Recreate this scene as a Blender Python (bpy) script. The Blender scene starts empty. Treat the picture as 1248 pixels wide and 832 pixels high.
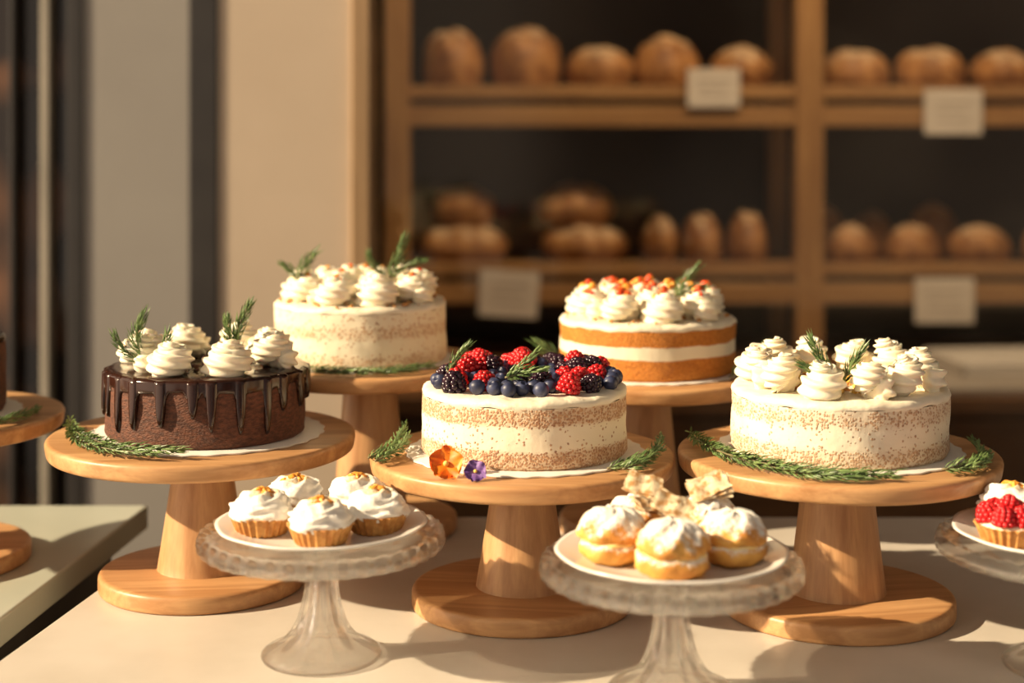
import bpy, math, random
import numpy as np
from mathutils import Vector, Matrix

T = 0.85            # counter top height (m)
HC = 0.486          # camera above counter
PI = math.pi

# ------------------------------------------------------------------ materials
def new_mat(name):
    m = bpy.data.materials.new(name); m.use_nodes = True
    nt = m.node_tree
    return m, nt, nt.nodes["Principled BSDF"]

def nd(nt, t, **k):
    n = nt.nodes.new(t)
    for a, v in k.items():
        setattr(n, a, v)
    return n

def C(c): return (c[0], c[1], c[2], 1.0)

def ramp(nt, stops, interp='LINEAR'):
    r = nt.nodes.new("ShaderNodeValToRGB"); cr = r.color_ramp; cr.interpolation = interp
    while len(cr.elements) > 1: cr.elements.remove(cr.elements[-1])
    cr.elements[0].position = stops[0][0]; cr.elements[0].color = C(stops[0][1])
    for p, c in stops[1:]:
        e = cr.elements.new(p); e.color = C(c)
    return r

def mottled(name, c1, c2, scale=30, rough=.6, bump=0, bscale=None, stretch=(1,1,1), sss=0, detail=4, coat=0, lo=.35, hi=.65, metallic=0, bdist=.002, spec=None):
    m, nt, b = new_mat(name); L = nt.links.new
    tc = nd(nt, "ShaderNodeTexCoord")
    mp = nd(nt, "ShaderNodeMapping"); mp.inputs["Scale"].default_value = stretch
    L(tc.outputs["Object"], mp.inputs["Vector"])
    n = nd(nt, "ShaderNodeTexNoise"); n.inputs["Scale"].default_value = scale; n.inputs["Detail"].default_value = detail
    L(mp.outputs[0], n.inputs["Vector"])
    r = ramp(nt, [(lo, c1), (hi, c2)])
    L(n.outputs["Fac"], r.inputs[0]); L(r.outputs[0], b.inputs["Base Color"])
    b.inputs["Roughness"].default_value = rough
    b.inputs["Metallic"].default_value = metallic
    if spec is not None: b.inputs["Specular IOR Level"].default_value = spec
    if sss:
        b.inputs["Subsurface Weight"].default_value = sss
        b.inputs["Subsurface Radius"].default_value = (1.0, .6, .35)
        b.inputs["Subsurface Scale"].default_value = .004
    if coat: b.inputs["Coat Weight"].default_value = coat
    if bump:
        n2 = n
        if bscale:
            n2 = nd(nt, "ShaderNodeTexNoise"); n2.inputs["Scale"].default_value = bscale; n2.inputs["Detail"].default_value = 3
            L(mp.outputs[0], n2.inputs["Vector"])
        bp = nd(nt, "ShaderNodeBump"); bp.inputs["Strength"].default_value = bump; bp.inputs["Distance"].default_value = bdist
        L(n2.outputs["Fac"], bp.inputs["Height"]); L(bp.outputs[0], b.inputs["Normal"])
    return m

def wood(name, c1, c2, axis='X', rough=.45, plank=0.0, freq=60):
    m, nt, b = new_mat(name); L = nt.links.new
    tc = nd(nt, "ShaderNodeTexCoord")
    mp = nd(nt, "ShaderNodeMapping")
    s = {'X': (.06, 1, 1), 'Y': (1, .06, 1), 'Z': (1, 1, .06)}[axis]
    mp.inputs["Scale"].default_value = s
    L(tc.outputs["Object"], mp.inputs["Vector"])
    n1 = nd(nt, "ShaderNodeTexNoise"); n1.inputs["Scale"].default_value = freq; n1.inputs["Detail"].default_value = 5; n1.inputs["Distortion"].default_value = .6
    L(mp.outputs[0], n1.inputs["Vector"])
    n2 = nd(nt, "ShaderNodeTexNoise"); n2.inputs["Scale"].default_value = freq * 6; n2.inputs["Detail"].default_value = 2
    L(mp.outputs[0], n2.inputs["Vector"])
    mx = nd(nt, "ShaderNodeMath", operation='MULTIPLY_ADD'); mx.inputs[1].default_value = .3
    L(n2.outputs["Fac"], mx.inputs[0]); L(n1.outputs["Fac"], mx.inputs[2])
    last = mx.outputs[0]
    if plank:
        sp = nd(nt, "ShaderNodeSeparateXYZ"); L(tc.outputs["Object"], sp.inputs[0])
        dv = nd(nt, "ShaderNodeMath", operation='DIVIDE'); dv.inputs[1].default_value = plank
        L(sp.outputs[1], dv.inputs[0])
        fl = nd(nt, "ShaderNodeMath", operation='FLOOR'); L(dv.outputs[0], fl.inputs[0])
        wn = nd(nt, "ShaderNodeTexWhiteNoise", noise_dimensions='1D'); L(fl.outputs[0], wn.inputs["W"])
        ma = nd(nt, "ShaderNodeMath", operation='MULTIPLY_ADD'); ma.inputs[1].default_value = .22
        L(wn.outputs["Value"], ma.inputs[0]); L(last, ma.inputs[2])
        sb = nd(nt, "ShaderNodeMath", operation='SUBTRACT'); sb.inputs[1].default_value = .1
        L(ma.outputs[0], sb.inputs[0]); last = sb.outputs[0]
    r = ramp(nt, [(.45, c1), (.85, c2)])
    L(last, r.inputs[0]); L(r.outputs[0], b.inputs["Base Color"])
    b.inputs["Roughness"].default_value = rough
    bp = nd(nt, "ShaderNodeBump"); bp.inputs["Strength"].default_value = .08; bp.inputs["Distance"].default_value = .002
    L(last, bp.inputs["Height"]); L(bp.outputs[0], b.inputs["Normal"])
    return m

def naked(name, h, bands, cream, crumbA, crumbB, stainc, scale=330, stain=.5):
    """side of a semi-naked cake. bands = [(z fraction, sponge amount)]"""
    m, nt, b = new_mat(name); L = nt.links.new
    tc = nd(nt, "ShaderNodeTexCoord")
    sp = nd(nt, "ShaderNodeSeparateXYZ"); L(tc.outputs["Object"], sp.inputs[0])
    nz = nd(nt, "ShaderNodeTexNoise"); nz.inputs["Scale"].default_value = 30; nz.inputs["Detail"].default_value = 3
    L(tc.outputs["Object"], nz.inputs["Vector"])
    dv = nd(nt, "ShaderNodeMath", operation='DIVIDE'); dv.inputs[1].default_value = h; L(sp.outputs[2], dv.inputs[0])
    ws = nd(nt, "ShaderNodeMath", operation='MULTIPLY_ADD'); ws.inputs[1].default_value = .10
    L(nz.outputs["Fac"], ws.inputs[0]); L(dv.outputs[0], ws.inputs[2])
    w2 = nd(nt, "ShaderNodeMath", operation='SUBTRACT'); w2.inputs[1].default_value = .05; L(ws.outputs[0], w2.inputs[0])
    r = ramp(nt, [(p, (v, v, v)) for p, v in bands]); L(w2.outputs[0], r.inputs[0])
    nl = nd(nt, "ShaderNodeTexNoise"); nl.inputs["Scale"].default_value = 60; nl.inputs["Detail"].default_value = 5
    L(tc.outputs["Object"], nl.inputs["Vector"])
    ml = nd(nt, "ShaderNodeMath", operation='MULTIPLY_ADD'); ml.inputs[1].default_value = 1.4; ml.inputs[2].default_value = .3
    L(nl.outputs["Fac"], ml.inputs[0])
    am = nd(nt, "ShaderNodeMath", operation='MULTIPLY'); L(r.outputs[0], am.inputs[0]); L(ml.outputs[0], am.inputs[1])
    vo = nd(nt, "ShaderNodeTexVoronoi"); vo.inputs["Scale"].default_value = scale
    L(tc.outputs["Object"], vo.inputs["Vector"])
    sc = nd(nt, "ShaderNodeSeparateColor"); L(vo.outputs["Color"], sc.inputs[0])
    lt = nd(nt, "ShaderNodeMath", operation='LESS_THAN'); L(sc.outputs[0], lt.inputs[0]); L(am.outputs[0], lt.inputs[1])
    d = nd(nt, "ShaderNodeMapRange"); d.inputs[1].default_value = .70; d.inputs[2].default_value = .42; d.inputs[3].default_value = 0; d.inputs[4].default_value = .85
    L(vo.outputs["Distance"], d.inputs[0])
    mk = nd(nt, "ShaderNodeMath", operation='MULTIPLY'); L(lt.outputs[0], mk.inputs[0]); L(d.outputs[0], mk.inputs[1])
    cc = nd(nt, "ShaderNodeMix", data_type='RGBA'); cc.inputs[6].default_value = C(crumbA); cc.inputs[7].default_value = C(crumbB)
    L(sc.outputs[1], cc.inputs[0])
    st = nd(nt, "ShaderNodeMath", operation='MULTIPLY', use_clamp=True); st.inputs[1].default_value = stain; L(am.outputs[0], st.inputs[0])
    mx0 = nd(nt, "ShaderNodeMix", data_type='RGBA'); mx0.inputs[6].default_value = C(cream); mx0.inputs[7].default_value = C(stainc)
    L(st.outputs[0], mx0.inputs[0])
    mx = nd(nt, "ShaderNodeMix", data_type='RGBA'); L(mk.outputs[0], mx.inputs[0]); L(mx0.outputs[2], mx.inputs[6]); L(cc.outputs[2], mx.inputs[7])
    L(mx.outputs[2], b.inputs["Base Color"]); b.inputs["Roughness"].default_value = .7
    bp = nd(nt, "ShaderNodeBump"); bp.inputs["Strength"].default_value = .7; bp.inputs["Distance"].default_value = .0012
    L(mk.outputs[0], bp.inputs["Height"])
    bp2 = nd(nt, "ShaderNodeBump"); bp2.inputs["Strength"].default_value = .4; bp2.inputs["Distance"].default_value = .003
    L(nl.outputs["Fac"], bp2.inputs["Height"]); L(bp.outputs[0], bp2.inputs["Normal"])
    L(bp2.outputs[0], b.inputs["Normal"])
    return m

def glass_mat(name):
    m, nt, b = new_mat(name); L = nt.links.new
    nt.nodes.remove(b)
    out = nt.nodes["Material Output"]
    g = nd(nt, "ShaderNodeBsdfGlass"); g.inputs["IOR"].default_value = 1.45; g.inputs["Roughness"].default_value = 0.0
    g.inputs["Color"].default_value = (1, 1, 1, 1)
    tr = nd(nt, "ShaderNodeBsdfTransparent"); tr.inputs[0].default_value = (.99, .99, .98, 1)
    mx = nd(nt, "ShaderNodeMixShader"); mx.inputs[0].default_value = .42
    L(g.outputs[0], mx.inputs[1]); L(tr.outputs[0], mx.inputs[2]); L(mx.outputs[0], out.inputs[0])
    return m

def pane_mat(name):
    """thin flat glazing: clear with fresnel reflection, slightly dusty film that also paints in haze"""
    m, nt, b = new_mat(name); L = nt.links.new
    nt.nodes.remove(b)
    out = nt.nodes["Material Output"]
    tr = nd(nt, "ShaderNodeBsdfTransparent"); tr.inputs[0].default_value = (.94, .92, .89, 1)
    gl = nd(nt, "ShaderNodeBsdfGlossy"); gl.inputs["Roughness"].default_value = .04; gl.inputs["Color"].default_value = (.75, .66, .56, 1)
    df = nd(nt, "ShaderNodeBsdfDiffuse"); df.inputs["Color"].default_value = (.8, .7, .58, 1)
    fr = nd(nt, "ShaderNodeFresnel"); fr.inputs["IOR"].default_value = 1.38
    m1 = nd(nt, "ShaderNodeMixShader"); L(fr.outputs[0], m1.inputs[0]); L(tr.outputs[0], m1.inputs[1]); L(gl.outputs[0], m1.inputs[2])
    n = nd(nt, "ShaderNodeTexNoise"); n.inputs["Scale"].default_value = 2.2; n.inputs["Detail"].default_value = 3
    tc = nd(nt, "ShaderNodeTexCoord"); L(tc.outputs["Object"], n.inputs["Vector"])
    r = nd(nt, "ShaderNodeMapRange"); r.inputs[1].default_value = .45; r.inputs[2].default_value = .75; r.inputs[3].default_value = .001; r.inputs[4].default_value = .022; L(n.outputs["Fac"], r.inputs[0])  # patchy pale film: dust plus painted-in haze
    m2 = nd(nt, "ShaderNodeMixShader"); L(r.outputs[0], m2.inputs[0]); L(m1.outputs[0], m2.inputs[1]); L(df.outputs[0], m2.inputs[2])
    L(m2.outputs[0], out.inputs[0])
    return m

def dusted(name, crust1, crust2, sugar, lo, hi, scale=120, cs=45):
    """crust with icing sugar / flour settled on upward faces"""
    m, nt, b = new_mat(name); L = nt.links.new
    tc = nd(nt, "ShaderNodeTexCoord"); ge = nd(nt, "ShaderNodeNewGeometry")
    n = nd(nt, "ShaderNodeTexNoise"); n.inputs["Scale"].default_value = scale; n.inputs["Detail"].default_value = 6
    L(tc.outputs["Object"], n.inputs["Vector"])
    r = ramp(nt, [(.35, crust1), (.65, crust2)])
    n0 = nd(nt, "ShaderNodeTexNoise"); n0.inputs["Scale"].default_value = cs; L(tc.outputs["Object"], n0.inputs["Vector"]); L(n0.outputs["Fac"], r.inputs[0])
    sp = nd(nt, "ShaderNodeSeparateXYZ"); L(ge.outputs["Normal"], sp.inputs[0])
    ad = nd(nt, "ShaderNodeMath", operation='MULTIPLY_ADD'); ad.inputs[1].default_value = 1.5; L(n.outputs["Fac"], ad.inputs[0]); L(sp.outputs[2], ad.inputs[2])
    mr = nd(nt, "ShaderNodeMapRange"); mr.inputs[1].default_value = lo; mr.inputs[2].default_value = hi; L(ad.outputs[0], mr.inputs[0])
    mx = nd(nt, "ShaderNodeMix", data_type='RGBA'); L(mr.outputs[0], mx.inputs[0]); L(r.outputs[0], mx.inputs[6]); mx.inputs[7].default_value = C(sugar)
    L(mx.outputs[2], b.inputs["Base Color"]); b.inputs["Roughness"].default_value = .6
    bp = nd(nt, "ShaderNodeBump"); bp.inputs["Strength"].default_value = .5; bp.inputs["Distance"].default_value = .002; L(n.outputs["Fac"], bp.inputs["Height"]); L(bp.outputs[0], b.inputs["Normal"])
    return m

M = {}
M['stand_top'] = wood("beech_board", (.42, .21, .085), (.64, .37, .17), 'X', .42, plank=.036)
M['stand_stem'] = wood("beech_stem", (.38, .19, .08), (.58, .34, .16), 'Z', .45)
M['cream'] = mottled("piped_cream", (.88, .79, .60), (.91, .83, .66), 60, .45, .05, sss=.25)
M['frost'] = mottled("white_frosting", (.82, .74, .57), (.87, .80, .65), 40, .55, .5, 90, bdist=.003)
M['board'] = mottled("cake_board_paper", (.78, .75, .68), (.83, .80, .74), 20, .5)
M['choc'] = mottled("chocolate_sponge", (.062, .020, .010), (.15, .050, .024), 160, .7, .9, 350, stretch=(1, 1, 2.2))
M['ganache'] = mottled("ganache", (.020, .0065, .004), (.030, .010, .006), 20, .14, spec=.5)
M['rasp'] = mottled("raspberry_skin", (.42, .006, .012), (.62, .022, .024), 90, .25)
M['black'] = mottled("blackberry_skin", (.010, .005, .012), (.035, .010, .022), 120, .2)
M['blue'] = mottled("blueberry_skin", (.014, .018, .05), (.045, .055, .12), 90, .45)
M['leaf'] = mottled("rosemary_needles", (.055, .11, .03), (.19, .28, .095), 120, .45)
M['stem'] = mottled("rosemary_stem", (.14, .12, .05), (.22, .18, .09), 90, .6)
M['zest'] = mottled("orange_zest", (.75, .26, .02), (.85, .42, .07), 200, .5)
M['nut'] = mottled("nut_crumb", (.45, .18, .04), (.66, .36, .13), 200, .7)
M['straw'] = mottled("strawberry_piece", (.74, .04, .012), (.82, .15, .03), 160, .3)
M['porcelain'] = mottled("white_porcelain", (.78, .75, .70), (.81, .78, .73), 10, .15)
M['glass'] = glass_mat("pressed_glass")
M['glazing'] = pane_mat("clear_glazing")
M['tart'] = mottled("tart_crust", (.42, .17, .035), (.64, .34, .10), 140, .6, .4)
M['meringue'] = mottled("meringue", (.84, .80, .72), (.88, .85, .78), 80, .55, .5, 160, bdist=.003)
M['toast'] = mottled("toasted_meringue", (.80, .56, .28), (.87, .80, .68), 110, .55, .5, 160, bdist=.003)
M['choux'] = dusted("choux_pastry", (.50, .20, .03), (.80, .44, .10), (.88, .85, .78), 1.02, 1.50, 420)
M['custard'] = mottled("custard_cream", (.85, .62, .22), (.88, .70, .34), 90, .4, .2)
M['shard'] = mottled("pastry_shard", (.50, .27, .10), (.88, .74, .50), 130, .35, .3, lo=.38, hi=.55)
M['counter'] = mottled("counter_stone", (.55, .50, .43), (.62, .57, .50), 9, .38, .03, 200, detail=8)
M['counter_glassy'] = mottled("counter_pale", (.46, .48, .40), (.51, .53, .45), 5, .2)
M['counter_side'] = mottled("counter_side_dark", (.05, .045, .04), (.07, .06, .05), 8, .5)
M['shelf'] = wood("shelf_oak", (.27, .135, .048), (.42, .235, .09), 'X', .5)
M['post'] = wood("post_oak", (.27, .135, .048), (.42, .235, .09), 'Z', .5)
M['cab'] = wood("cabinet_wood", (.12, .052, .02), (.21, .10, .04), 'X', .5)
M['dark'] = mottled("dark_wall_paint", (.026, .017, .012), (.040, .027, .019), 3, .7)
M['beige'] = mottled("plaster_beige", (.47, .375, .28), (.52, .42, .32), 3, .85, .1, 60)
M['grey'] = mottled("plaster_grey", (.26, .24, .22), (.29, .27, .245), 3, .85, .1, 60)
M['metal'] = mottled("black_frame", (.018, .015, .014), (.028, .024, .022), 6, .45)
M['steel'] = mottled("pale_mullion", (.30, .27, .22), (.36, .32, .26), 6, .35)
M['pane'] = mottled("pane_painted_reflections", (.018, .012, .009), (.17, .08, .04), 6.5, .12, detail=1, lo=.48, hi=.72)  # brown blotches painted into the dark glass as its blurry reflections
M['trim'] = wood("trim_oak", (.25, .155, .075), (.36, .23, .12), 'Z', .5)
M['floor'] = mottled("floor_concrete", (.10, .095, .088), (.14, .13, .12), 5, .6, .05)
M['ceil'] = mottled("ceiling_paint", (.20, .18, .16), (.24, .21, .19), 4, .9)
M['crust'] = dusted("bread_crust", (.19, .072, .020), (.45, .22, .075), (.72, .57, .38), 1.40, 1.95, 40, 25)
M['card'] = mottled("price_card_paper", (.66, .61, .54), (.72, .67, .60), 10, .7)
M['ink'] = mottled("card_ink", (.42, .37, .32), (.48, .42, .37), 10, .7)
M['marble'] = mottled("pale_marble", (.38, .35, .31), (.46, .42, .38), 6, .4)
M['pansy'] = mottled("orange_petal", (.88, .12, .004), (.92, .30, .01), 90, .5)
M['violet'] = mottled("violet_petal", (.09, .03, .20), (.28, .15, .42), 120, .5)
M['yellow'] = mottled("yellow_petal", (.80, .48, .06), (.86, .60, .16), 120, .5)

# ------------------------------------------------------------------ mesh tools
class MB:
    def __init__(s): s.V = []; s.F = []; s.Mi = []; s.S = []; s.n = 0; s.mats = []
    def add(s, tpl, mat, mtx=None, smooth=True):
        V, F = tpl; V = np.asarray(V, float)
        if mtx is not None:
            A = np.array(mtx); V = V @ A[:3, :3].T + A[:3, 3]
        if mat not in s.mats: s.mats.append(mat)
        k = s.mats.index(mat)
        s.V.append(V)
        n = s.n
        s.F.extend([tuple(i + n for i in f) for f in F])
        s.Mi.extend([k] * len(F)); s.S.extend([smooth] * len(F)); s.n += len(V)
        return s
    def build(s, name, loc=(0, 0, 0), rotz=0, bevel=0, zmin=None):
        V = np.concatenate(s.V)
        if zmin is not None: V[:, 2] = np.maximum(V[:, 2], zmin)
        me = bpy.data.meshes.new(name)
        me.from_pydata(V.tolist(), [], s.F)
        for m in s.mats: me.materials.append(M[m])
        me.polygons.foreach_set("material_index", s.Mi)
        me.polygons.foreach_set("use_smooth", s.S)
        me.update()
        o = bpy.data.objects.new(name, me); bpy.context.collection.objects.link(o)
        o.location = loc; o.rotation_euler = (0, 0, rotz)
        if bevel:
            b = o.modifiers.new("bevel", 'BEVEL'); b.width = bevel; b.segments = 3; b.limit_method = 'ANGLE'
        return o

def TR(x, y, z, rz=0, rx=0, ry=0, s=1, sv=None):
    m = Matrix.Translation((x, y, z)) @ Matrix.Rotation(rz, 4, 'Z') @ Matrix.Rotation(ry, 4, 'Y') @ Matrix.Rotation(rx, 4, 'X')
    if sv is None: sv = (s, s, s)
    return m @ Matrix.Diagonal((sv[0], sv[1], sv[2], 1))

def box(x0, x1, y0, y1, z0, z1):
    V = [(x0,y0,z0),(x1,y0,z0),(x1,y1,z0),(x0,y1,z0),(x0,y0,z1),(x1,y0,z1),(x1,y1,z1),(x0,y1,z1)]
    F = [(0,3,2,1),(4,5,6,7),(0,1,5,4),(1,2,6,5),(2,3,7,6),(3,0,4,7)]
    return V, F

def prism(poly, z0, z1):
    n = len(poly)
    V = [(x, y, z0) for x, y in poly] + [(x, y, z1) for x, y in poly]
    F = [tuple(reversed(range(n))), tuple(range(n, 2*n))]
    F += [(i, (i+1) % n, n + (i+1) % n, n + i) for i in range(n)]
    return V, F

def rprof(p, r=.002, k=4):
    out = [p[0][:2]]
    for i in range(1, len(p)-1):
        a, b, c = (Vector(p[i-1][:2]), Vector(p[i][:2]), Vector(p[i+1][:2]))
        rr = p[i][2] if len(p[i]) > 2 else r
        d1 = (a-b); d2 = (c-b); l1 = d1.length; l2 = d2.length
        t = min(rr, l1*.49, l2*.49)
        s = b + d1.normalized()*t; e = b + d2.normalized()*t
        for j in range(k+1):
            u = j/k
            q = s*(1-u)**2 + b*2*u*(1-u) + e*u*u
            out.append((q.x, q.y))
    out.append(p[-1][:2])
    return out

def lathe(prof, seg=96, mod=None, modz=None):
    V = []; F = []; rows = []
    for i, (r, z) in enumerate(prof):
        if abs(r) < 1e-7:
            rows.append([len(V)]); V.append((0, 0, z))
        else:
            row = []
            for j in range(seg):
                a = 2*PI*j/seg
                rr = r*(mod(a, r, z) if mod else 1); zz = z + (modz(a, r, z) if modz else 0)
                row.append(len(V)); V.append((rr*math.cos(a), rr*math.sin(a), zz))
            rows.append(row)
    for i in range(len(rows)-1):
        A, B = rows[i], rows[i+1]
        if len(A) == 1 and len(B) == 1: continue
        for j in range(seg):
            k = (j+1) % seg
            if len(A) == 1: F.append((A[0], B[k], B[j]))
            elif len(B) == 1: F.append((A[j], A[k], B[0]))
            else: F.append((A[j], A[k], B[k], B[j]))
    return V, F

def sphere(r=1, u=12, v=8):
    return lathe([(r*math.sin(PI*i/v) if 0 < i < v else 0, -r*math.cos(PI*i/v)) for i in range(v+1)], u)

def tube(P, R, seg=8, ridge=0, lobes=8, twist=0):
    P = [Vector(p) for p in P]; V = []; F = []; n = len(P)
    up = Vector((0, 0, 1))
    for i, p in enumerate(P):
        t = (P[min(i+1, n-1)] - P[max(i-1, 0)]).normalized()
        a = t.cross(up)
        if a.length < 1e-3: a = t.cross(Vector((1, 0, 0)))
        a.normalize(); b = a.cross(t)
        for j in range(seg):
            th = 2*PI*j/seg
            r = R[i]*(1 + ridge*math.cos(lobes*th + twist*i/n))
            V.append(p + a*r*math.cos(th) + b*r*math.sin(th))
    for i in range(n-1):
        for j in range(seg):
            k = (j+1) % seg
            F.append((i*seg+j, i*seg+k, (i+1)*seg+k, (i+1)*seg+j))
    F.append(tuple(reversed(range(seg)))); F.append(tuple(range((n-1)*seg, n*seg)))
    return [tuple(v) for v in V], F

def swirl(R=.0268, H=.031, turns=1.9, r0=.0135, lobes=8, N=96, tw=46):
    P = []; Rr = []
    for i in range(N):
        s = i/(N-1); ph = 2*PI*turns*s
        rho = (R-r0)*(1-s)**.8
        z = r0*.62 + (H-r0*.7)*s**1.15
        P.append((rho*math.cos(ph), rho*math.sin(ph), z))
        e = 1 if s < .80 else max(.04, (1-s)/.20)**.85
        Rr.append(r0*(1-.42*s)*e*(min(1, .4 + s*14)))
    return tube(P, Rr, 48, .17, lobes, tw)

SW = [swirl(), swirl(.0265, .034, 1.8), swirl(.026, .030, 2.1)]
KISS = [swirl(.0225, .035, 1.3, .0145, 7, 76, 22), swirl(.0225, .039, 1.25, .0148, 7, 76, 24), swirl(.0235, .033, 1.5, .0140, 7, 76, 22)]
SPH = sphere(1, 8, 6); SPHB = sphere(1, 20, 14); CR = sphere(1, 5, 4)

def drupelet_berry(r, h, dr):
    V = []; F = []; rows = 6
    def add(x, y, z, q):
        n = len(V); sv, sf = SPH
        V.extend([(a*q+x, b*q+y, c*q+z) for a, b, c in sv]); F.extend([tuple(i+n for i in f) for f in sf])
    for k in range(rows):
        t = k/(rows-1); ang = t*PI*.5
        rr = r*math.cos(ang*.96); z = h*math.sin(ang)*.95
        cnt = max(1, int(round(2*PI*rr/(dr*1.75))))
        for j in range(cnt):
            a = 2*PI*(j + .5*(k % 2))/cnt
            add(rr*math.cos(a), rr*math.sin(a), z, dr)
    n = len(V); sv, sf = SPHB
    V.extend([(a*r*.93, b*r*.93, max(-.2*h, c*h*.9)) for a, b, c in sv]); F.extend([tuple(i+n for i in f) for f in sf])
    return V, F
RASP = drupelet_berry(.0095, .0155, .0030)
BLK = drupelet_berry(.0088, .0130, .0034)
BLUE = lathe([(0, -.0065), (.004, -.0058), (.0068, -.002), (.0074, .001), (.0066, .0042), (.004, .0062), (.0032, .0070), (.0026, .0058), (0, .0055)], 16)

def rosemary(mb, pts, seed=0, nl=.017, dens=.0026, spread=1.0):
    rnd = random.Random(seed)
    P0, P1, P2 = [Vector(p) for p in pts]
    f = lambda t: P0*(2*(t-.5)*(t-1)) + P1*(-4*t*(t-1)) + P2*(2*t*(t-.5))
    N = 24; path = [f(i/(N-1)) for i in range(N)]
    mb.add(tube(path, [.0012*(1-.6*i/N) for i in range(N)], 6), 'stem')
    ln = sum((path[i+1]-path[i]).length for i in range(N-1))
    cnt = int(ln/dens); V = []; F = []
    for i in range(cnt):
        t = (i+.5)/cnt; p = f(t); tg = (f(min(1, t+.02)) - f(t-.02)).normalized()
        a = tg.orthogonal().normalized(); b = tg.cross(a)
        th0 = rnd.random()*2*PI
        for q in range(3):
            th = th0 + q*2.1 + rnd.uniform(-.3, .3)
            o = a*math.cos(th) + b*math.sin(th)
            sp = (.70 - .35*t)*spread*rnd.uniform(.7, 1.25)
            d = (tg + o*sp*1.4).normalized()
            l = nl*rnd.uniform(.65, 1.15)*(1 - .35*abs(t-.4))
            w = .00105; s = d.cross(o).normalized()
            if s.length < .1: s = a
            u2 = d.cross(s).normalized()
            bend = o*(-.14*l) + tg*(.1*l)
            m1 = p + d*l*.5; tip = p + d*l + bend; n = len(V)
            V += [p, m1 + s*w, m1 + u2*w*.6, m1 - s*w, m1 - u2*w*.6, tip]
            F += [(n, n+1, n+2), (n, n+2, n+3), (n, n+3, n+4), (n, n+4, n+1), (n+5, n+2, n+1), (n+5, n+3, n+2), (n+5, n+4, n+3), (n+5, n+1, n+4)]
    mb.add(([tuple(v) for v in V], F), 'leaf', smooth=False)

def sprig(pts, seed, z, nl=.018):
    mb = MB(); o = Vector(pts[0])
    rosemary(mb, [Vector(p)-o for p in pts], seed, nl)
    return mb.build("rosemary_sprig", (o.x, o.y, o.z + T), zmin=(z - o.z))

def crumbs(mb, n, r0, r1, z, size, mat, seed, a0=0, a1=2*PI):
    rnd = random.Random(seed)
    for i in range(n):
        a = rnd.uniform(a0, a1); r = math.sqrt(rnd.uniform(r0*r0, r1*r1)); s = size*rnd.uniform(.5, 1.3)
        mb.add(CR, mat, TR(r*math.cos(a), r*math.sin(a), z + s*.4, rnd.random()*6, rnd.random()*3, 0, sv=(s, s*rnd.uniform(.6, 1), s*.8)), smooth=False)

# ------------------------------------------------------------------ stands
def wooden_stand(x, y, top, rp=.158, rb=.112, rs0=.029, rs1=.047, rot=0.0, z=0.0):
    mb = MB(); th = .0185
    mb.add(lathe(rprof([(0, 0), (rb, 0, .004), (rb, .019, .006), (0, .019)], k=5), 128), 'stand_top')
    zt = top - th
    h0 = .019; st = []
    for i in range(13):
        t = i/12; e = (1-t)**1.5
        st.append((rs0 + (rs1-rs0)*(.75*(1-t) + .25*e), h0 + (zt-h0)*t))
    mb.add(lathe([(0, h0-.001)] + [(rs1+.0005, h0-.001)] + st + [(0, zt+.001)], 72), 'stand_stem')
    mb.add(lathe(rprof([(0, zt), (rp-.003, zt, .005), (rp, top, .0065), (0, top)], k=5), 160), 'stand_top')
    return mb.build("wooden_cake_stand", (x, y, T + z), rot)

SL = (-.326, 1.643, .160); SM = (.0105, 1.579, .1535); SR = (.3255, 1.56, .159)
BL = (-.170, 1.870, .2025); BR = (.161, 1.868, .190)
wooden_stand(*SL, rp=.161, rb=.107, rot=.1)
wooden_stand(*SM, rp=.155, rb=.112, rot=-.15)
wooden_stand(*SR, rp=.160, rb=.115, rs0=.034, rs1=.048, rot=.2)
wooden_stand(*BL, rp=.144, rb=.104, rs0=.031, rs1=.045, rot=-.1)
wooden_stand(*BR, rp=.146, rb=.104, rs0=.027, rs1=.043, rot=.25)
wooden_stand(-.655, 1.726, .165, rp=.155, rb=.118, rot=.05)

def glass_stand(x, y, top=.116, rp=.111):
    mb = MB(); nb = 40
    # pressed-glass foot is hollow underneath, like the real thing
    prof = [(0, .0795), (.0075, .078), (.0085, .062), (.011, .046), (.015, .032), (.0215, .020), (.031, .0115), (.042, .0065), (.049, .002), (.0505, 0), (.0535, .0008), (.0550, .003), (.0545, .0055), (.051, .0080), (.043, .0115),
            (.034, .0165), (.0265, .0245), (.0210, .035), (.0172, .048), (.0148, .062), (.0138, .076), (.0140, .086),
            (.016, .0945), (.021, .0995), (.028, .1025), (.05, .1050), (.09, .1060), (.100, .1050), (.1050, .1020),
            (.1085, .1005), (.1110, .1025), (.1120, .1065), (.1114, .1110), (.1095, .1150), (.1065, .1163), (.1035, .1150), (.100, .1120), (.09, .1108), (.05, .1105), (0, .1105)]
    def mod(a, r, z):
        if .009 < z < .1 and .0125 < r < .05 :
            k = .07*math.sin(min(1, (z-.009)/.02)*PI/2)
            return 1 + k*math.cos(10*a)
        if r > .1075 and z > .09: return 1 + .010*math.cos(nb*a)
        return 1
    def modz(a, r, z):
        if r > .103 and z > .112: return .0012*math.cos(nb*a)
        return 0
    mb.add(lathe(prof, 400, mod, modz), 'glass')
    return mb.build("glass_cake_stand", (x, y, T))

GL = (-.1735, 1.421); GR = (.1355, 1.327); GF = (.494, 1.392)
for g in (GL, GR, GF): glass_stand(*g)

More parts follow.
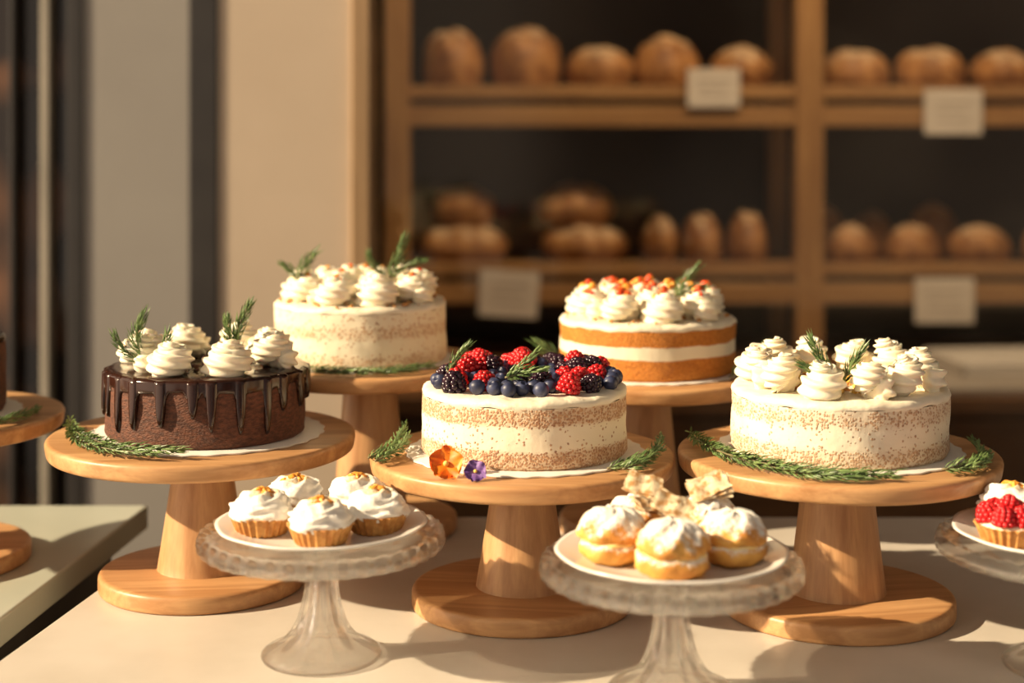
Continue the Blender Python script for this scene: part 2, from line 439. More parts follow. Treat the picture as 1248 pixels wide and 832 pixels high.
def plate(x, y, r=.095, z=.1113):
    mb = MB()
    p = [(0, .0015), (.045, .0015), (.047, 0), (.052, 0), (.054, .002), (.075, .005), (r-.004, .0098), (r, .0120), (r-.0003, .0132),
         (r-.004, .0128), (r-.016, .0082), (.066, .0048), (.055, .0035), (0, .0035)]
    mb.add(lathe(p, 144, lambda a, rr, zz: 1 + (.006*math.cos(10*a) if rr > .08 else 0)), 'porcelain')
    return mb.build("dessert_plate", (x, y, T + z))
plate(GL[0], GL[1], .096); plate(GR[0], GR[1], .099); plate(GF[0]-.002, GF[1], .096)
PZ = .1113 + .0037

# ------------------------------------------------------------------ cakes
def cake_base(mb, r, h, side, top='frost', rboard=.12, wav=.0012):
    mb.add(lathe(rprof([(0, 0), (rboard, 0, .0005), (rboard, .0018, .0005), (0, .0018)], k=2), 112,
                 lambda a, rr, z: 1 + (.012*math.cos(28*a) if rr > .1 else 0)), 'board')
    rnd = random.Random(int(r*1e5))
    ph = [rnd.random()*6 for _ in range(4)]
    def mod(a, rr, z):
        if rr < r*.8: return 1
        return 1 + wav/r*(math.sin(3*a+ph[0]) + .6*math.sin(7*a+ph[1]+z*60) + .4*math.sin(17*a+ph[2]+z*160))
    z0 = .0018
    side_p = [(r*.97, z0), (r*.99, z0+.002)] + [(r, z0 + .004 + (h-.012)*i/8) for i in range(9)]
    mb.add(lathe(side_p, 160, mod), side)
    ze = z0 + .004 + (h-.012)
    tp = [(r, ze), (r+.0006, ze+.002), (r-.0002, ze+.0045), (r-.003, ze+.0068), (r-.008, ze+.008), (r*.6, ze+.0076), (r*.3, ze+.008), (0, ze+.0078)]
    def modz(a, rr, z):
        return .0006*math.sin(9*a+ph[3]) + .0005*math.sin(23*a+rr*200) if rr > .02 else 0
    mb.add(lathe(tp, 160, mod, modz), top)
    return ze + .0078

# chocolate drip cake
mb = MB(); r = .1035; h = .0685
zt = cake_base(mb, r, h, 'choc', 'ganache', .122)
rnd = random.Random(4); drips = []
nD = 24
for i in range(nD):
    drips.append((2*PI*(i + rnd.uniform(-.22, .22))/nD, rnd.uniform(.020, .054), rnd.uniform(.042, .062)))
seg = 900; V = []; F = []; rows = 16
for j in range(seg):
    a = 2*PI*j/seg; Lr = .013 + .002*math.sin(5*a); dsh = 0
    for (c, ln, w) in drips:
        d = abs((a-c+PI) % (2*PI) - PI)/w
        if d < 1:
            q = (1-d**2.2)**.5; Lr = max(Lr, .011 + min(ln, .049)*q); dsh = max(dsh, (1-d*d)**.5)
        elif d < 2.1:
            Lr = max(Lr, .011 + .008*(2.1-d)**2)
    V.append((.055*math.cos(a), .055*math.sin(a), zt+.0012))
    V.append(((r-.010)*math.cos(a), (r-.010)*math.sin(a), zt+.0018))
    V.append(((r-.003)*math.cos(a), (r-.003)*math.sin(a), zt+.0012))
    for i in range(rows):
        u = i/(rows-1)
        off = (.0024 + .0028*dsh*(.6+.5*u))*(1-u**7)**.5 if u < 1 else -.002
        V.append(((r+off)*math.cos(a), (r+off)*math.sin(a), zt-.0012-(Lr-.0012)*u))
W = rows+3
for j in range(seg):
    k = (j+1) % seg
    for i in range(W-1): F.append((j*W+i, j*W+i+1, k*W+i+1, k*W+i))
mb.add((V, F), 'ganache')
for i in range(8):
    a = 2*PI*(i+.1)/8 + .42; q = .073 + .002*((i*7) % 3 - 1)
    mb.add(SW[i % 3], 'cream', TR(q*math.cos(a), q*math.sin(a), zt+.001, a*3, s=1.08))
crumbs(mb, 40, .01, .05, zt+.002, .0022, 'choc', 3)
rosemary(mb, [(-.050, -.048, zt+.01), (-.062, -.050, zt+.030), (-.056, -.050, zt+.058)], 11, .020, .0019)
rosemary(mb, [(-.050, -.048, zt+.012), (-.036, -.053, zt+.024), (-.030, -.054, zt+.040)], 15, .016, .002)
rosemary(mb, [(-.052, -.050, zt+.010), (-.072, -.052, zt+.022), (-.084, -.052, zt+.038)], 16, .015, .002)
rosemary(mb, [(.034, -.026, zt+.012), (.036, -.026, zt+.038), (.048, -.028, zt+.066)], 12, .020, .0019)
rosemary(mb, [(.034, -.026, zt+.012), (.028, -.028, zt+.034), (.026, -.028, zt+.052)], 17, .016, .0019)
mb.build("chocolate_drip_cake", (-.321, 1.643, T + SL[2]+.0003))

# berry cake
M['nakA'] = naked("berry_cake_side", .067, [(0, .95), (.26, .9), (.33, .10), (.56, .04), (.63, .12), (.68, .9), (.86, .9), (.93, .10)], (.84, .77, .60), (.30, .11, .045), (.58, .32, .16), (.60, .37, .21), 430, .7)
mb = MB(); zt = cake_base(mb, .103, .067, 'nakA', 'frost', .120)
rnd = random.Random(27); placed = []; tries = 0
while len(placed) < 68 and tries < 12000:
    tries += 1
    q = rnd.random(); kind, rr = ('rasp', .0120) if q < .40 else (('black', .0115) if q < .60 else ('blue', .0078))
    a = rnd.uniform(0, 2*PI); rad = rnd.uniform(.030, .092)
    x, y = rad*math.cos(a), rad*math.sin(a)
    if y < -.060 - .02*math.cos(x*30): continue
    if all((x-px)**2 + (y-py)**2 > ((rr+pr)*.86)**2 for px, py, pr, _ in placed): placed.append((x, y, rr, kind))
for x, y, rr, kind in placed:
    tpl = {'rasp': RASP, 'black': BLK, 'blue': BLUE}[kind]
    tilt = rnd.uniform(-1.0, 1.0) if kind != 'blue' else rnd.uniform(-.6, .9)
    zo = {'rasp': .005, 'black': .005, 'blue': .0062}[kind]
    mb.add(tpl, kind, TR(x, y, zt+zo, rnd.random()*6, tilt, rnd.uniform(-.4, .4), s=rnd.uniform(.95, 1.12)))
for i in range(12):
    a = rnd.uniform(.1, PI-.1); rad = rnd.uniform(.04, .075); k = rnd.choice(['rasp', 'rasp', 'black', 'blue'])
    mb.add({'rasp': RASP, 'black': BLK, 'blue': BLUE}[k], k, TR(rad*math.cos(a), rad*math.sin(a), zt+.012, rnd.random()*6, rnd.uniform(-1, 1)))
rosemary(mb, [(-.02, -.050, zt+.014), (-.006, -.052, zt+.024), (.010, -.055, zt+.040)], 31, .015, .0018)
rosemary(mb, [(-.02, -.050, zt+.014), (-.002, -.056, zt+.020), (.016, -.060, zt+.024)], 33, .013, .0018)
rosemary(mb, [(-.078, -.01, zt+.012), (-.070, -.01, zt+.026), (-.058, -.01, zt+.040)], 32, .014, .002)
mb.build("berry_topped_cake", (.0133, 1.579, T + SM[2]+.0003))

# vanilla kiss cake (front right)
M['nakB'] = naked("vanilla_cake_side", .064, [(0, .85), (.26, .80), (.36, .12), (.58, .05), (.64, .35), (.72, .65), (.86, .55), (.93, .05)], (.84, .77, .61), (.36, .16, .07), (.62, .40, .23), (.64, .45, .29), 430, .65)
mb = MB(); r = .107; zt = cake_base(mb, r, .064, 'nakB', 'frost', .122)
rnd = random.Random(5)
for i in range(12):
    a = 2*PI*i/12+.14
    q = .080 + .003*(i % 2)
    mb.add(KISS[i % 3], 'cream', TR(q*math.cos(a), q*math.sin(a), zt-.0005, a*5, rnd.uniform(-.10, .10), rnd.uniform(-.08, .08), s=1.06))
crumbs(mb, 160, 0, .058, zt, .0040, 'yellow', 8); crumbs(mb, 120, 0, .06, zt, .0034, 'nut', 9)
rosemary(mb, [(-.010, -.064, zt+.010), (-.026, -.068, zt+.028), (-.040, -.068, zt+.052)], 41, .018, .0018)
rosemary(mb, [(-.010, -.064, zt+.010), (-.002, -.068, zt+.028), (.008, -.070, zt+.044)], 42, .016, .0018)
rosemary(mb, [(-.010, -.064, zt+.010), (-.032, -.074, zt+.022), (-.048, -.076, zt+.030)], 43, .014, .0018)
mb.build("vanilla_cream_cake", (.3265, 1.56, T + SR[2]+.0003))

# white almond cake (back left)
M['nakC'] = naked("almond_cake_side", .071, [(0, .50), (.22, .42), (.3, .06), (.48, .05), (.55, .50), (.66, .45), (.74, .12), (1, .1)], (.84, .77, .59), (.48, .24, .11), (.68, .44, .24), (.66, .44, .25), 430, .8)
mb = MB(); zt = cake_base(mb, .102, .071, 'nakC', 'frost', .112)
def rough_bits(cx, cy, n, z, seed, mats, smin, smax, q_=.013, drop=1.1):
    rn = random.Random(seed)
    for k in range(n):
        s = rn.uniform(smin, smax); q = rn.uniform(0, q_); b_ = rn.uniform(0, 6.28)
        mb.add(CR if smax < .004 else SPH, mats[k % len(mats)], TR(cx+q*math.cos(b_), cy+q*math.sin(b_), z-q*drop, rn.random()*6, rn.random()*3, sv=(s, s*.8, s*.7)), smooth=smax > .004)
for i in range(9):
    a = 2*PI*i/9+.2
    mb.add(SW[i % 3], 'cream', TR(.071*math.cos(a), .071*math.sin(a), zt-.0005, a*3, s=1.06))
    rough_bits(.071*math.cos(a), .071*math.sin(a), 26 if i % 2 == 0 else 14, zt+.0345, i, ['zest', 'nut', 'zest', 'straw'], .0016, .0038)
for i in range(4):
    a = 2*PI*i/4+.6
    mb.add(SW[i % 3], 'cream', TR(.028*math.cos(a), .028*math.sin(a), zt+.004, a*3, s=1.0))
    rough_bits(.028*math.cos(a), .028*math.sin(a), 24, zt+.038, i+77, ['zest', 'nut', 'straw'], .0016, .0038)
crumbs(mb, 90, .05, .1, zt, .0028, 'nut', 18)
rosemary(mb, [(-.070, -.04, zt+.026), (-.064, -.04, zt+.042), (-.052, -.04, zt+.058)], 51, .018, .0018)
rosemary(mb, [(-.070, -.04, zt+.026), (-.078, -.04, zt+.036), (-.088, -.04, zt+.044)], 54, .014, .0018)
rosemary(mb, [(.035, -.03, zt+.028), (.043, -.03, zt+.046), (.052, -.03, zt+.072)], 52, .020, .0017)
rosemary(mb, [(.032, -.03, zt+.028), (.018, -.03, zt+.042), (.012, -.03, zt+.054)], 53, .015, .0018)
rosemary(mb, [(.036, -.03, zt+.028), (.055, -.03, zt+.042), (.072, -.03, zt+.048)], 55, .014, .0018)
mb.build("almond_cream_cake", (-.180, 1.870, T + BL[2]+.0003))

# carrot cake (back right)
M['nakD'] = naked("carrot_cake_side", .065, [(0, 1.6), (.39, 1.6), (.42, .0), (.62, .0), (.65, 1.6), (.95, 1.6), (.98, .2)], (.86, .79, .61), (.38, .115, .012), (.72, .30, .045), (.58, .205, .026), 520, 1.0)
mb = MB(); zt = cake_base(mb, .1045, .065, 'nakD', 'frost', .114)
for i in range(9):
    a = 2*PI*i/9+.03
    mb.add(SW[(i+1) % 3], 'cream', TR(.072*math.cos(a), .072*math.sin(a), zt-.0005, a*3, s=1.06))
    rough_bits(.072*math.cos(a), .072*math.sin(a), 10 if i % 3 != 1 else 5, zt+.0375, i+40, ['straw', 'straw', 'zest'], .0042, .0068, .011, .9)
for i in range(4):
    a = 2*PI*i/4+.2
    mb.add(SW[i % 3], 'cream', TR(.028*math.cos(a), .028*math.sin(a), zt+.003, a*3, s=1.0))
    rough_bits(.028*math.cos(a), .028*math.sin(a), 9, zt+.040, i+90, ['straw', 'zest', 'straw'], .0042, .0064, .011, .8)
crumbs(mb, 80, .05, .1, zt, .0032, 'nut', 28)
rosemary(mb, [(.030, -.04, zt+.026), (.040, -.04, zt+.042), (.054, -.04, zt+.058)], 61, .018, .0017)
rosemary(mb, [(.030, -.04, zt+.026), (.046, -.04, zt+.034), (.064, -.04, zt+.038)], 62, .014, .0017)
mb.build("carrot_cake", (.161, 1.868, T + BR[2]+.0003))

# cake on the far left stand
mb = MB(); zt = cake_base(mb, .090, .085, 'choc', 'ganache', .108)
for i in range(7):
    a = 2*PI*i/7
    mb.add(SW[i % 3], 'cream', TR(.052*math.cos(a), .052*math.sin(a), zt, a*3))
mb.build("chocolate_layer_cake", (-.655, 1.726, T + .165+.0003))

# ------------------------------------------------------------------ loose rosemary
sprig([(-.474, 1.672, .168), (-.416, 1.560, .168), (-.322, 1.508, .170)], 71, .1625, .019)
sprig([(-.465, 1.640, .166), (-.42, 1.545, .168), (-.345, 1.502, .168)], 72, .1625, .015)
sprig([(-.140, 1.520, .160), (-.120, 1.560, .164), (-.112, 1.620, .172)], 73, .156, .018)
sprig([(-.132, 1.505, .160), (-.114, 1.540, .164), (-.106, 1.580, .168)], 83, .156, .017)
sprig([(.104, 1.470, .160), (.132, 1.50, .165), (.150, 1.575, .170)], 74, .156, .018)
sprig([(.090, 1.472, .160), (.120, 1.49, .165), (.146, 1.520, .168)], 84, .156, .016)
sprig([(.185, 1.615, .166), (.226, 1.475, .167), (.345, 1.420, .166)], 75, .1615, .021)
sprig([(.192, 1.570, .165), (.248, 1.450, .165), (.320, 1.415, .165)], 76, .1615, .019)
sprig([(.398, 1.442, .166), (.442, 1.475, .168), (.460, 1.560, .170)], 77, .1615, .018)
sprig([(.416, 1.446, .166), (.440, 1.460, .168), (.460, 1.500, .169)], 85, .1615, .014)
sprig([(-.235, 1.772, .208), (-.172, 1.744, .208), (-.092, 1.780, .210)], 78, .205, .017)
sprig([(-.225, 1.765, .208), (-.165, 1.740, .208), (-.110, 1.756, .208)], 79, .205, .014)
sprig([(.072, 1.800, .194), (.052, 1.795, .215), (.030, 1.800, .232)], 80, .1925, .021)
sprig([(.250, 1.790, .194), (.272, 1.80, .210), (.290, 1.81, .226)], 81, .1925, .021)
sprig([(-.56, 1.622, .172), (-.53, 1.67, .172), (-.523, 1.72, .172)], 82, .1675, .015)

# ------------------------------------------------------------------ edible flowers
def petal(mb, mat, ang, L, Wd, tilt, base):
    V = []; F = []; n = 9; m = 7
    for i in range(n):
        t = i/(n-1); w = Wd*math.sin(PI*min(.94, .12+t*.8))**.6
        for j in range(m):
            s = j/(m-1)*2-1
            V.append((w*s, L*t*(1-.12*s*s), .0018*math.sin(s*5+t*4)*t + .12*L*t*t))
    for i in range(n-1):
        for j in range(m-1): F.append((i*m+j, i*m+j+1, (i+1)*m+j+1, (i+1)*m+j))
    mb.add((V, F), mat, base @ Matrix.Rotation(ang, 4, 'Z') @ Matrix.Rotation(tilt, 4, 'X'))
def flower(name, x, y, z, s, mat, centre, seed):
    mb = MB(); B = Matrix.Rotation(1.1, 4, 'X')
    for k, a in enumerate([0, 1.25, 2.5, 3.8, 5.05]):
        petal(mb, mat, a+seed*.2, s, s*.66, .12 + .10*(k % 3), B)
    mb.add(SPH, centre, B @ TR(0, 0, .002, s=s*.17))
    V = np.concatenate(mb.V); zm = V[:, 2].min()
    mb.build(name, (x, y, T + z - zm + .0002))
flower("pansy_flower", -.062, 1.468, SM[2], .0175, 'pansy', 'yellow', 0)
flower("viola_flower", -.034, 1.452, SM[2], .0115, 'violet', 'yellow', 2)

# ------------------------------------------------------------------ tarts
def tart_shell(mb, mat='tart'):
    p = rprof([(0, 0), (.0215, 0, .002), (.0275, .0155, .001), (.0295, .0175, .001), (.0275, .0180, .001), (.0255, .0150), (0, .0145)], k=3)
    mb.add(lathe(p, 192, lambda a, r, z: 1 + (.045*math.cos(24*a) if r > .02 else 0)), mat)
def meringue_tart(x, y, seed, kind='meringue'):
    mb = MB(); tart_shell(mb); rn = random.Random(seed); ph = [rn.random()*6 for _ in range(6)]
    if kind == 'meringue':
        def mod(a, r, z):
            return 1 + .05*math.sin(3*a+ph[0]+z*150) + .045*math.sin(5*a+ph[1]-z*260) + .03*math.sin(9*a+ph[2]+z*500)
        p = [(.0255, .0145)]
        for i in range(1, 19):
            t = i/19
            p.append((.0280*math.cos(t*PI/2)**.72*(1+.045*math.sin(t*26)), .0165 + .022*math.sin(t*PI/2)))
        p.append((0, .0392))
        mz = lambda a, r, z: .0014*math.sin(4*a+ph[3]+r*420)
        mb.add(lathe(p[:15], 96, mod, mz), 'meringue')
        mb.add(lathe(p[14:], 96, mod, mz), 'toast')
        for i in range(30):
            a = rn.random()*6.28; q = rn.random()*.015; s = rn.uniform(.0014, .0028)
            mb.add(CR, 'zest', TR(q*math.cos(a), q*math.sin(a), .0400 - q*q*45, a, rn.random(), sv=(s*1.7, s, s*.9)), smooth=False)
    else:
        mb.add(lathe([(.0255, .0145), (.024, .019), (.015, .021), (0, .021)], 48), 'cream')
        for ring, cnt in ((.018, 6), (.0, 1)):
            for k in range(cnt):
                a = 2*PI*k/cnt
                mb.add(RASP, 'rasp', TR(ring*math.cos(a), ring*math.sin(a), .0215 + (.006 if ring == 0 else 0), rn.random()*6, rn.uniform(-.6, .6), s=.9))
    mb.build("raspberry_tart" if kind != 'meringue' else "meringue_tart", (x, y, T + PZ))
for i, (dx, dy) in enumerate([(.004, -.041), (-.053, -.008), (.050, -.001), (-.031, .046), (.027, .050)]):
    meringue_tart(GL[0]+dx, GL[1]+dy, i)
meringue_tart(GF[0]-.055, GF[1]-.014, 20, 'rasp'); meringue_tart(GF[0]-.034, GF[1]+.045, 21); meringue_tart(GF[0]+.03, GF[1]+.045, 22)
meringue_tart(GF[0]+.004, GF[1]-.046, 23, 'rasp'); meringue_tart(GF[0]+.056, GF[1]-.012, 24, 'rasp')

# ------------------------------------------------------------------ cream puffs
def puff(x, y, seed, s=1.0, z=0):
    mb = MB(); rn = random.Random(seed); ph = [rn.random()*6.28 for _ in range(8)]
    def lump(a, t): return 1 + .04*math.sin(3*a+ph[0]+t*2) + .035*math.sin(7*a+ph[1]-t*4) + .025*math.sin(13*a+ph[2]+t*7)
    V, F = lathe([(0, 0), (.017, .0002), (.0235, .003), (.0280, .008), (.0290, .013), (.0275, .0175), (.025, .019), (0, .019)], 72, lambda a, r, zz: lump(a, zz*60))
    mb.add((V, F), 'choux')
    mb.add(lathe([(0, .016), (.024, .0165), (.0272, .0182), (.0255, .0202), (0, .0205)], 60, lambda a, r, zz: 1 + .03*math.sin(11*a+ph[3])), 'custard')
    p = [(0, .0190), (.0255, .0192), (.0288, .0215)]
    for i in range(1, 15):
        t = i/15*PI/2
        p.append((.0290*math.cos(t)**.8, .0225 + .0215*math.sin(t)))
    p.append((0, .044))
    mb.add(lathe(p, 96, lambda a, r, zz: lump(a+.4, zz*60), lambda a, r, zz: .0011*math.sin(5*a+ph[4]+r*260)+.0005*math.sin(14*a+ph[5]+r*500) if .003 < r else 0), 'choux')
    o = mb.build("cream_puff", (x, y, T + PZ + z), rn.random()*6); o.scale = (s, s, s)
for i, (dx, dy, s) in enumerate([(-.004, -.048, 1.04), (-.050, -.004, 1.02), (.051, -.010, 1.0), (-.026, .050, .95), (.036, .050, .95)]):
    puff(GR[0]+dx, GR[1]+dy, i+3, s)
def shard(x, y, z, s, rx, rz, ry, seed):
    """a broken piece of crisp puff pastry: stacked thin irregular leaves"""
    rn = random.Random(seed); mb = MB()
    for layer in range(3):
        n = 32; ring = []; c_ = [rn.uniform(.86, 1.1) for _ in range(5)]
        for k in range(n):
            a = 2*PI*k/n
            rad = min(1/max(abs(math.cos(a)), abs(math.sin(a))), 1.41)*(1 + rn.uniform(-.06, .03))*c_[int(k/n*5)]
            ring.append((a, rad))
        V = []; F = []; M_ = 6; off = (layer-1)*.0022
        for side in (0, 1):
            V.append((0, 0, off + (0 if side else -.0009)))
            for q in range(1, M_+1):
                for a, rad in ring:
                    u = q/M_*rad; X_ = u*math.cos(a); Y_ = u*math.sin(a)*.66
                    zc = .04*math.sin(6*X_+seed+layer*2) + .04*math.cos(7*Y_+layer*3) - .08*X_*Y_*(layer-1)
                    V.append((X_*s, Y_*s, zc*s + off + (0 if side else -.0009)))
        half = 1+M_*n
        for side in (0, 1):
            o = side*half
            for k in range(n):
                kk = (k+1) % n
                f = (o, o+1+k, o+1+kk); F.append(f if side else f[::-1])
                for q in range(M_-1):
                    f = (o+1+q*n+k, o+1+(q+1)*n+k, o+1+(q+1)*n+kk, o+1+q*n+kk); F.append(f if side else f[::-1])
        b0 = 1+(M_-1)*n
        for k in range(n):
            kk = (k+1) % n
            F.append((b0+k, b0+kk, half+b0+kk, half+b0+k))
        mb.add((V, F), 'shard', Matrix.Rotation(ry, 4, 'Y') @ Matrix.Rotation(rx, 4, 'X') @ Matrix.Rotation(layer*.18-.18, 4, 'Z'), smooth=False)
    mb.build("pastry_shard", (x, y, T+z), rz)
shard(GR[0]-.020, GR[1]+.045, PZ+.0525, .0155, .75, -.2, .35, 1)
shard(GR[0]+.038, GR[1]+.045, PZ+.0515, .0175, .65, .15, -.25, 2)
shard(GR[0]+.002, GR[1]+.004, PZ+.045, .0165, .65, -.3, .45, 3)
shard(GR[0]-.018, GR[1]+.022, PZ+.041, .0130, .5, .6, .2, 4)

# ------------------------------------------------------------------ counters
poly = [(-.503, 1.15), (1.6, 1.15), (1.6, 1.925), (-.388, 1.925)]
mb = MB(); mb.add(prism(poly, -.035, 0), 'counter', smooth=False)
inn = [(-.47, 1.18), (1.57, 1.18), (1.57, 1.89), (-.37, 1.89)]
mb.add(prism(inn, -T+.001, -.035), 'counter_side', smooth=False)
mb.build("display_counter", (0, 0, T), bevel=.003)
poly = [(-1.25, 1.15), (-.535, 1.15), (-.463, 1.985), (-1.25, 1.985)]
mb = MB(); mb.add(prism(poly, -.030, 0), 'counter_glassy', smooth=False)
inn = [(-1.22, 1.18), (-.56, 1.18), (-.50, 1.95), (-1.22, 1.95)]
mb.add(prism(inn, -T+.001, -.030), 'counter_side', smooth=False)
mb.build("side_counter", (0, 0, T), bevel=.003)

# ------------------------------------------------------------------ room
def slab(name, x0, x1, y0, y1, z0, z1, mat, bevel=0):
    mb = MB(); cx, cy = (x0+x1)/2, (y0+y1)/2
    mb.add(box(x0-cx, x1-cx, y0-cy, y1-cy, 0, z1-z0), mat, smooth=False)
    return mb.build(name, (cx, cy, z0), bevel=bevel)
slab("floor", -2.2, 2.8, .2, 4.6, -.05, 0, 'floor')
slab("ceiling", -1.9, 2.8, .9, 4.6, 2.9, 2.98, 'ceil')
slab("wall_back", -2.2, 2.8, 4.45, 4.6, 0, 2.9, 'dark')
slab("wall_right", 2.7, 2.8, .9, 4.45, 0, 2.9, 'grey')
slab("wall_left", -.43, -.375, 3.02, 4.45, 0, 2.9, 'dark')
slab("wall_pier", -.545, -.297, 2.88, 3.02, 0, 2.9, 'beige')
slab("wall_side", -.805, -.595, 2.92, 3.06, 0, 2.9, 'grey')
slab("trim_1", -.297, -.260, 2.865, 3.03, 0, 2.9, 'trim', .004)
slab("trim_2", -.597, -.543, 2.875, 3.08, 0, 2.9, 'metal', .003)
slab("trim_4", -.832, -.803, 2.915, 3.07, 0, 2.9, 'metal', .003)
# dark shop window left of the grey wall
mb = MB()
mb.add(box(-2.1, -.83, 3.03, 3.05, .12, 2.88), 'pane', smooth=False)
for x0, x1, m_ in [(-2.12, -2.08, 'metal'), (-.905, -.888, 'steel'), (-.965, -.955, 'metal'), (-1.42, -1.38, 'metal')]:
    mb.add(box(x0, x1, 2.99, 3.03, .02, 2.88), m_, smooth=False)
mb.add(box(-2.12, -.83, 2.99, 3.05, .0, .12), 'metal', smooth=False)
mb.build("window_1", (0, 0, 0), bevel=.003)
# clear glazed screen between the shop window display and the bread shelves
mb = MB()
mb.add(box(-.258, 2.66, 3.010, 3.016, .06, 2.86), 'glazing', smooth=False)
mb.add(box(-.258, 2.66, 2.995, 3.03, .0, .06), 'metal', smooth=False)
mb.add(box(-.258, 2.66, 2.995, 3.03, 2.86, 2.895), 'metal', smooth=False)
mb.build("window_2", (0, 0, 0))

# ------------------------------------------------------------------ back shelving
mb = MB(); X0, X1 = -.325, 2.2; YF, YB = 3.98, 4.38; base = -.112
for (x0, x1) in [(-.325, -.262), (.724, .794), (1.78, 1.85)]:
    mb.add(box(x0, x1, YF-.01, YF+.05, base, 1.75), 'post', smooth=False)
    mb.add(box(x0-.01, x1-.03, YB-.05, YB, base, 1.75), 'post', smooth=False)
for zs in (.57, .118, 1.05):
    mb.add(box(X0, X1, YF+.02, YB, zs-.018, zs), 'shelf', smooth=False)
    mb.add(box(X0, X1, YF, YF+.02, zs-.022, zs+.012), 'shelf', smooth=False)
    mb.add(box(X0, X1, YF-.002, YF+.02, zs-.092, zs-.040), 'shelf', smooth=False)
    for (x0, x1) in [(-.325, -.262), (.724, .794)]:
        mb.add(box(x0+.01, x0+.04, YF+.05, YB-.05, zs-.092, zs-.018), 'shelf', smooth=False)
mb.add(box(X0, X1, YB, YB+.02, base, 1.75), 'dark', smooth=False)
mb.build("bread_shelf", (0, 0, T), bevel=.003)

def loaf(x, y, z, w, h, d, seed, scored=True, rz=0):
    rn = random.Random(seed); U = 40; Vn = 22; V = []; F = []
    ph = [rn.random()*6 for _ in range(5)]
    for i in range(Vn+1):
        lat = -PI/2 + PI*i/Vn
        for j in range(U):
            a = 2*PI*j/U
            cx, cy, cz = math.cos(lat)*math.cos(a), math.cos(lat)*math.sin(a), math.sin(lat)
            k = 1 + .03*math.sin(3*a+ph[0]) + .025*math.sin(2*lat*2+ph[1]) + .02*math.sin(5*a+ph[2]+3*lat)
            if scored and cz > .1:
                g = math.cos((cx*1.5 + cy*.5)*PI*1.6 + ph[3])
                k -= .12*max(0, g-.5)/.5*cz
            zz = cz*k
            zz = max(zz, -.62 + .02*math.sin(4*a)) if zz < 0 else zz
            V.append((cx*k*w/2, cy*k*d/2, (zz+.64)/1.64*h))
    for i in range(Vn):
        for j in range(U):
            kx = (j+1) % U
            F.append((i*U+j, i*U+kx, (i+1)*U+kx, (i+1)*U+j))
    mb = MB(); mb.add((V, F), 'crust')
    mb.build("bread_loaf", (x, y, T+z), rz)
s1 = .571
for i, (x, w, h) in enumerate([(-.155, .165, .165), (.036, .19, .17), (.234, .19, .12), (.408, .18, .145), (.606, .17, .12), (.907, .19, .11), (1.11, .185, .115), (1.30, .17, .11), (1.5, .18, .12)]):
    loaf(x, 4.14, s1, w, h, .22, i, True)
s2 = .119
for i, (x, w, h, d) in enumerate([(-.13, .235, .105, .2), (.19, .225, .105, .2), (.392, .095, .125, .24), (.502, .105, .13, .24), (.620, .105, .135, .24)]):
    loaf(x, 4.13, s2, w, h, d, 30+i, True)
loaf(-.13, 4.15, s2+.098, .17, .10, .17, 40); loaf(.17, 4.15, s2+.098, .195, .11, .17, 41)
for i, (x, y, w, h) in enumerate([(.885, 4.08, .13, .10), (1.045, 4.08, .14, .10), (1.225, 4.08, .16, .10), (.84, 4.23, .12, .145), (.98, 4.23, .12, .125), (1.14, 4.23, .13, .15), (1.42, 4.1, .15, .11)]):
    loaf(x, y, s2, w, h, .13, 50+i, False)

def card(x, z, w, h, rot=0):
    mb = MB(); mb.add(box(-w/2, w/2, -.002, .002, -h/2, h/2), 'card', Matrix.Rotation(rot, 4, 'Y'), smooth=False)
    for k, (a, b) in enumerate([(.3, .34), (.3, .22), (.28, .3)]):
        zz = h*(.2 - .2*k)
        mb.add(box(-w*a, w*b, -.003, -.0018, zz-.002, zz+.002), 'ink', Matrix.Rotation(rot, 4, 'Y'), smooth=False)
    mb.build("price_card", (x, YF-.0145, T+z))
card(.513, .576, .132, .097); card(1.122, .515, .146, .115); card(-.008, .052, .15, .118, .06); card(1.10, .035, .15, .115)

# back counter
mb = MB()
mb.add(box(-.36, 2.5, 3.40, 4.43, -.150, -.113), 'cab', smooth=False)
mb.add(box(-.36, 2.5, 3.44, 4.43, -T+.001, -.150), 'cab', smooth=False)
for k in range(5):
    x0 = -.35 + k*.57
    mb.add(box(x0+.006, x0+.562, 3.422, 3.44, -.78, -.33), 'cab', smooth=False)
    mb.add(box(x0+.006, x0+.562, 3.422, 3.44, -.318, -.165), 'cab', smooth=False)
mb.build("back_counter", (0, 0, T), bevel=.003)
slab("marble_slab", .86, 2.2, 3.42, 3.93, T-.1125, T-.095, 'marble', .004)
mb = MB()
mb.add(prism([(-.17, -.12), (.17, -.12), (.17, .12), (-.17, .12)], 0, .008), 'porcelain', smooth=False)
for b in [(-.18, .18, -.13, -.12), (-.18, .18, .12, .13), (-.18, -.17, -.13, .13), (.17, .18, -.13, .13)]:
    mb.add(box(b[0], b[1], b[2], b[3], 0, .028), 'porcelain', smooth=False)
mb.build("serving_tray", (1.20, 3.72, T-.0948), .1, bevel=.003)

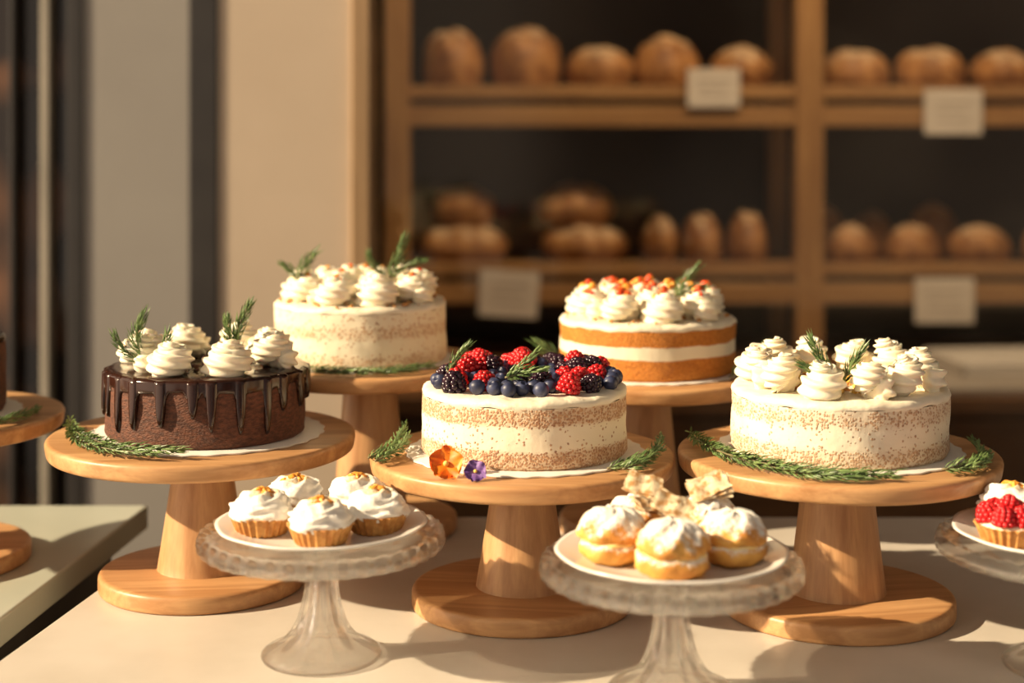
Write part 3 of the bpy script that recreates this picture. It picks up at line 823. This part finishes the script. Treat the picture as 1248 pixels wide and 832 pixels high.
# ------------------------------------------------------------------ lights
def look(o, tgt):
    o.rotation_euler = (Vector(tgt) - o.location).to_track_quat('-Z', 'Y').to_euler()
sun = bpy.data.lights.new("sun", 'SUN'); sun.energy = 8.8; sun.color = (1, .79, .52); sun.angle = math.radians(.9)
so = bpy.data.objects.new("sun", sun); bpy.context.collection.objects.link(so)
so.location = (-4, -1.5, 4)
so.rotation_euler = Vector((.86, .20, -.47)).to_track_quat('-Z', 'Y').to_euler()
def area(name, loc, tgt, sx, sy, e, col):
    l = bpy.data.lights.new(name, 'AREA'); l.shape = 'RECTANGLE'; l.size = sx; l.size_y = sy; l.energy = e; l.color = col
    o = bpy.data.objects.new(name, l); bpy.context.collection.objects.link(o); o.location = loc; look(o, tgt); return o
area("shelf_fill_light", (.7, 3.15, 2.83), (.6, 4.1, 1.1), 1.6, .2, 34, (1, .74, .46))  # added fill without a fixture, brightens the bread shelves

# sky / street outside the shop window: bright to the left, dim street bands elsewhere
w = bpy.data.worlds.new("world"); bpy.context.scene.world = w; w.use_nodes = True
nt = w.node_tree; L = nt.links.new; bg = nt.nodes["Background"]
tc = nd(nt, "ShaderNodeTexCoord"); sp = nd(nt, "ShaderNodeSeparateXYZ"); L(tc.outputs["Generated"], sp.inputs[0])
r1 = ramp(nt, [(.0, (1.35, 1.02, .74)), (.22, (.85, .68, .52)), (.42, (.36, .305, .255)), (.65, (.25, .215, .185)), (1.0, (.15, .13, .115))])
mr = nd(nt, "ShaderNodeMapRange"); mr.inputs[1].default_value = -1; mr.inputs[2].default_value = 1; L(sp.outputs[0], mr.inputs[0]); L(mr.outputs[0], r1.inputs[0])
wv = nd(nt, "ShaderNodeTexNoise"); wv.inputs["Scale"].default_value = 3.5; wv.inputs["Detail"].default_value = 1
mp = nd(nt, "ShaderNodeMapping"); mp.inputs["Scale"].default_value = (1, 1.6, .5); L(tc.outputs["Generated"], mp.inputs[0]); L(mp.outputs[0], wv.inputs["Vector"])
r2 = ramp(nt, [(.42, (.25, .25, .25)), (.52, (1.5, 1.5, 1.5))]); L(wv.outputs["Fac"], r2.inputs[0])
mu = nd(nt, "ShaderNodeMix", data_type='RGBA', blend_type='MULTIPLY'); mu.inputs[0].default_value = 1; L(r1.outputs[0], mu.inputs[6]); L(r2.outputs[0], mu.inputs[7])
L(mu.outputs[2], bg.inputs[0]); bg.inputs[1].default_value = 1.0

# ------------------------------------------------------------------ camera
cam = bpy.data.cameras.new("camera"); co = bpy.data.objects.new("camera", cam); bpy.context.collection.objects.link(co)
co.location = (0, 0, T+HC); co.rotation_euler = (PI/2, 0, 0)
cam.sensor_width = 36; cam.lens = 1900/1248*36; cam.shift_y = -266/1248
cam.dof.use_dof = True; cam.dof.focus_distance = 1.52; cam.dof.aperture_fstop = 2.6
bpy.context.scene.camera = co
sc = bpy.context.scene
sc.view_settings.view_transform = 'Standard'
sc.view_settings.look = 'None'
sc.view_settings.exposure = 0.1
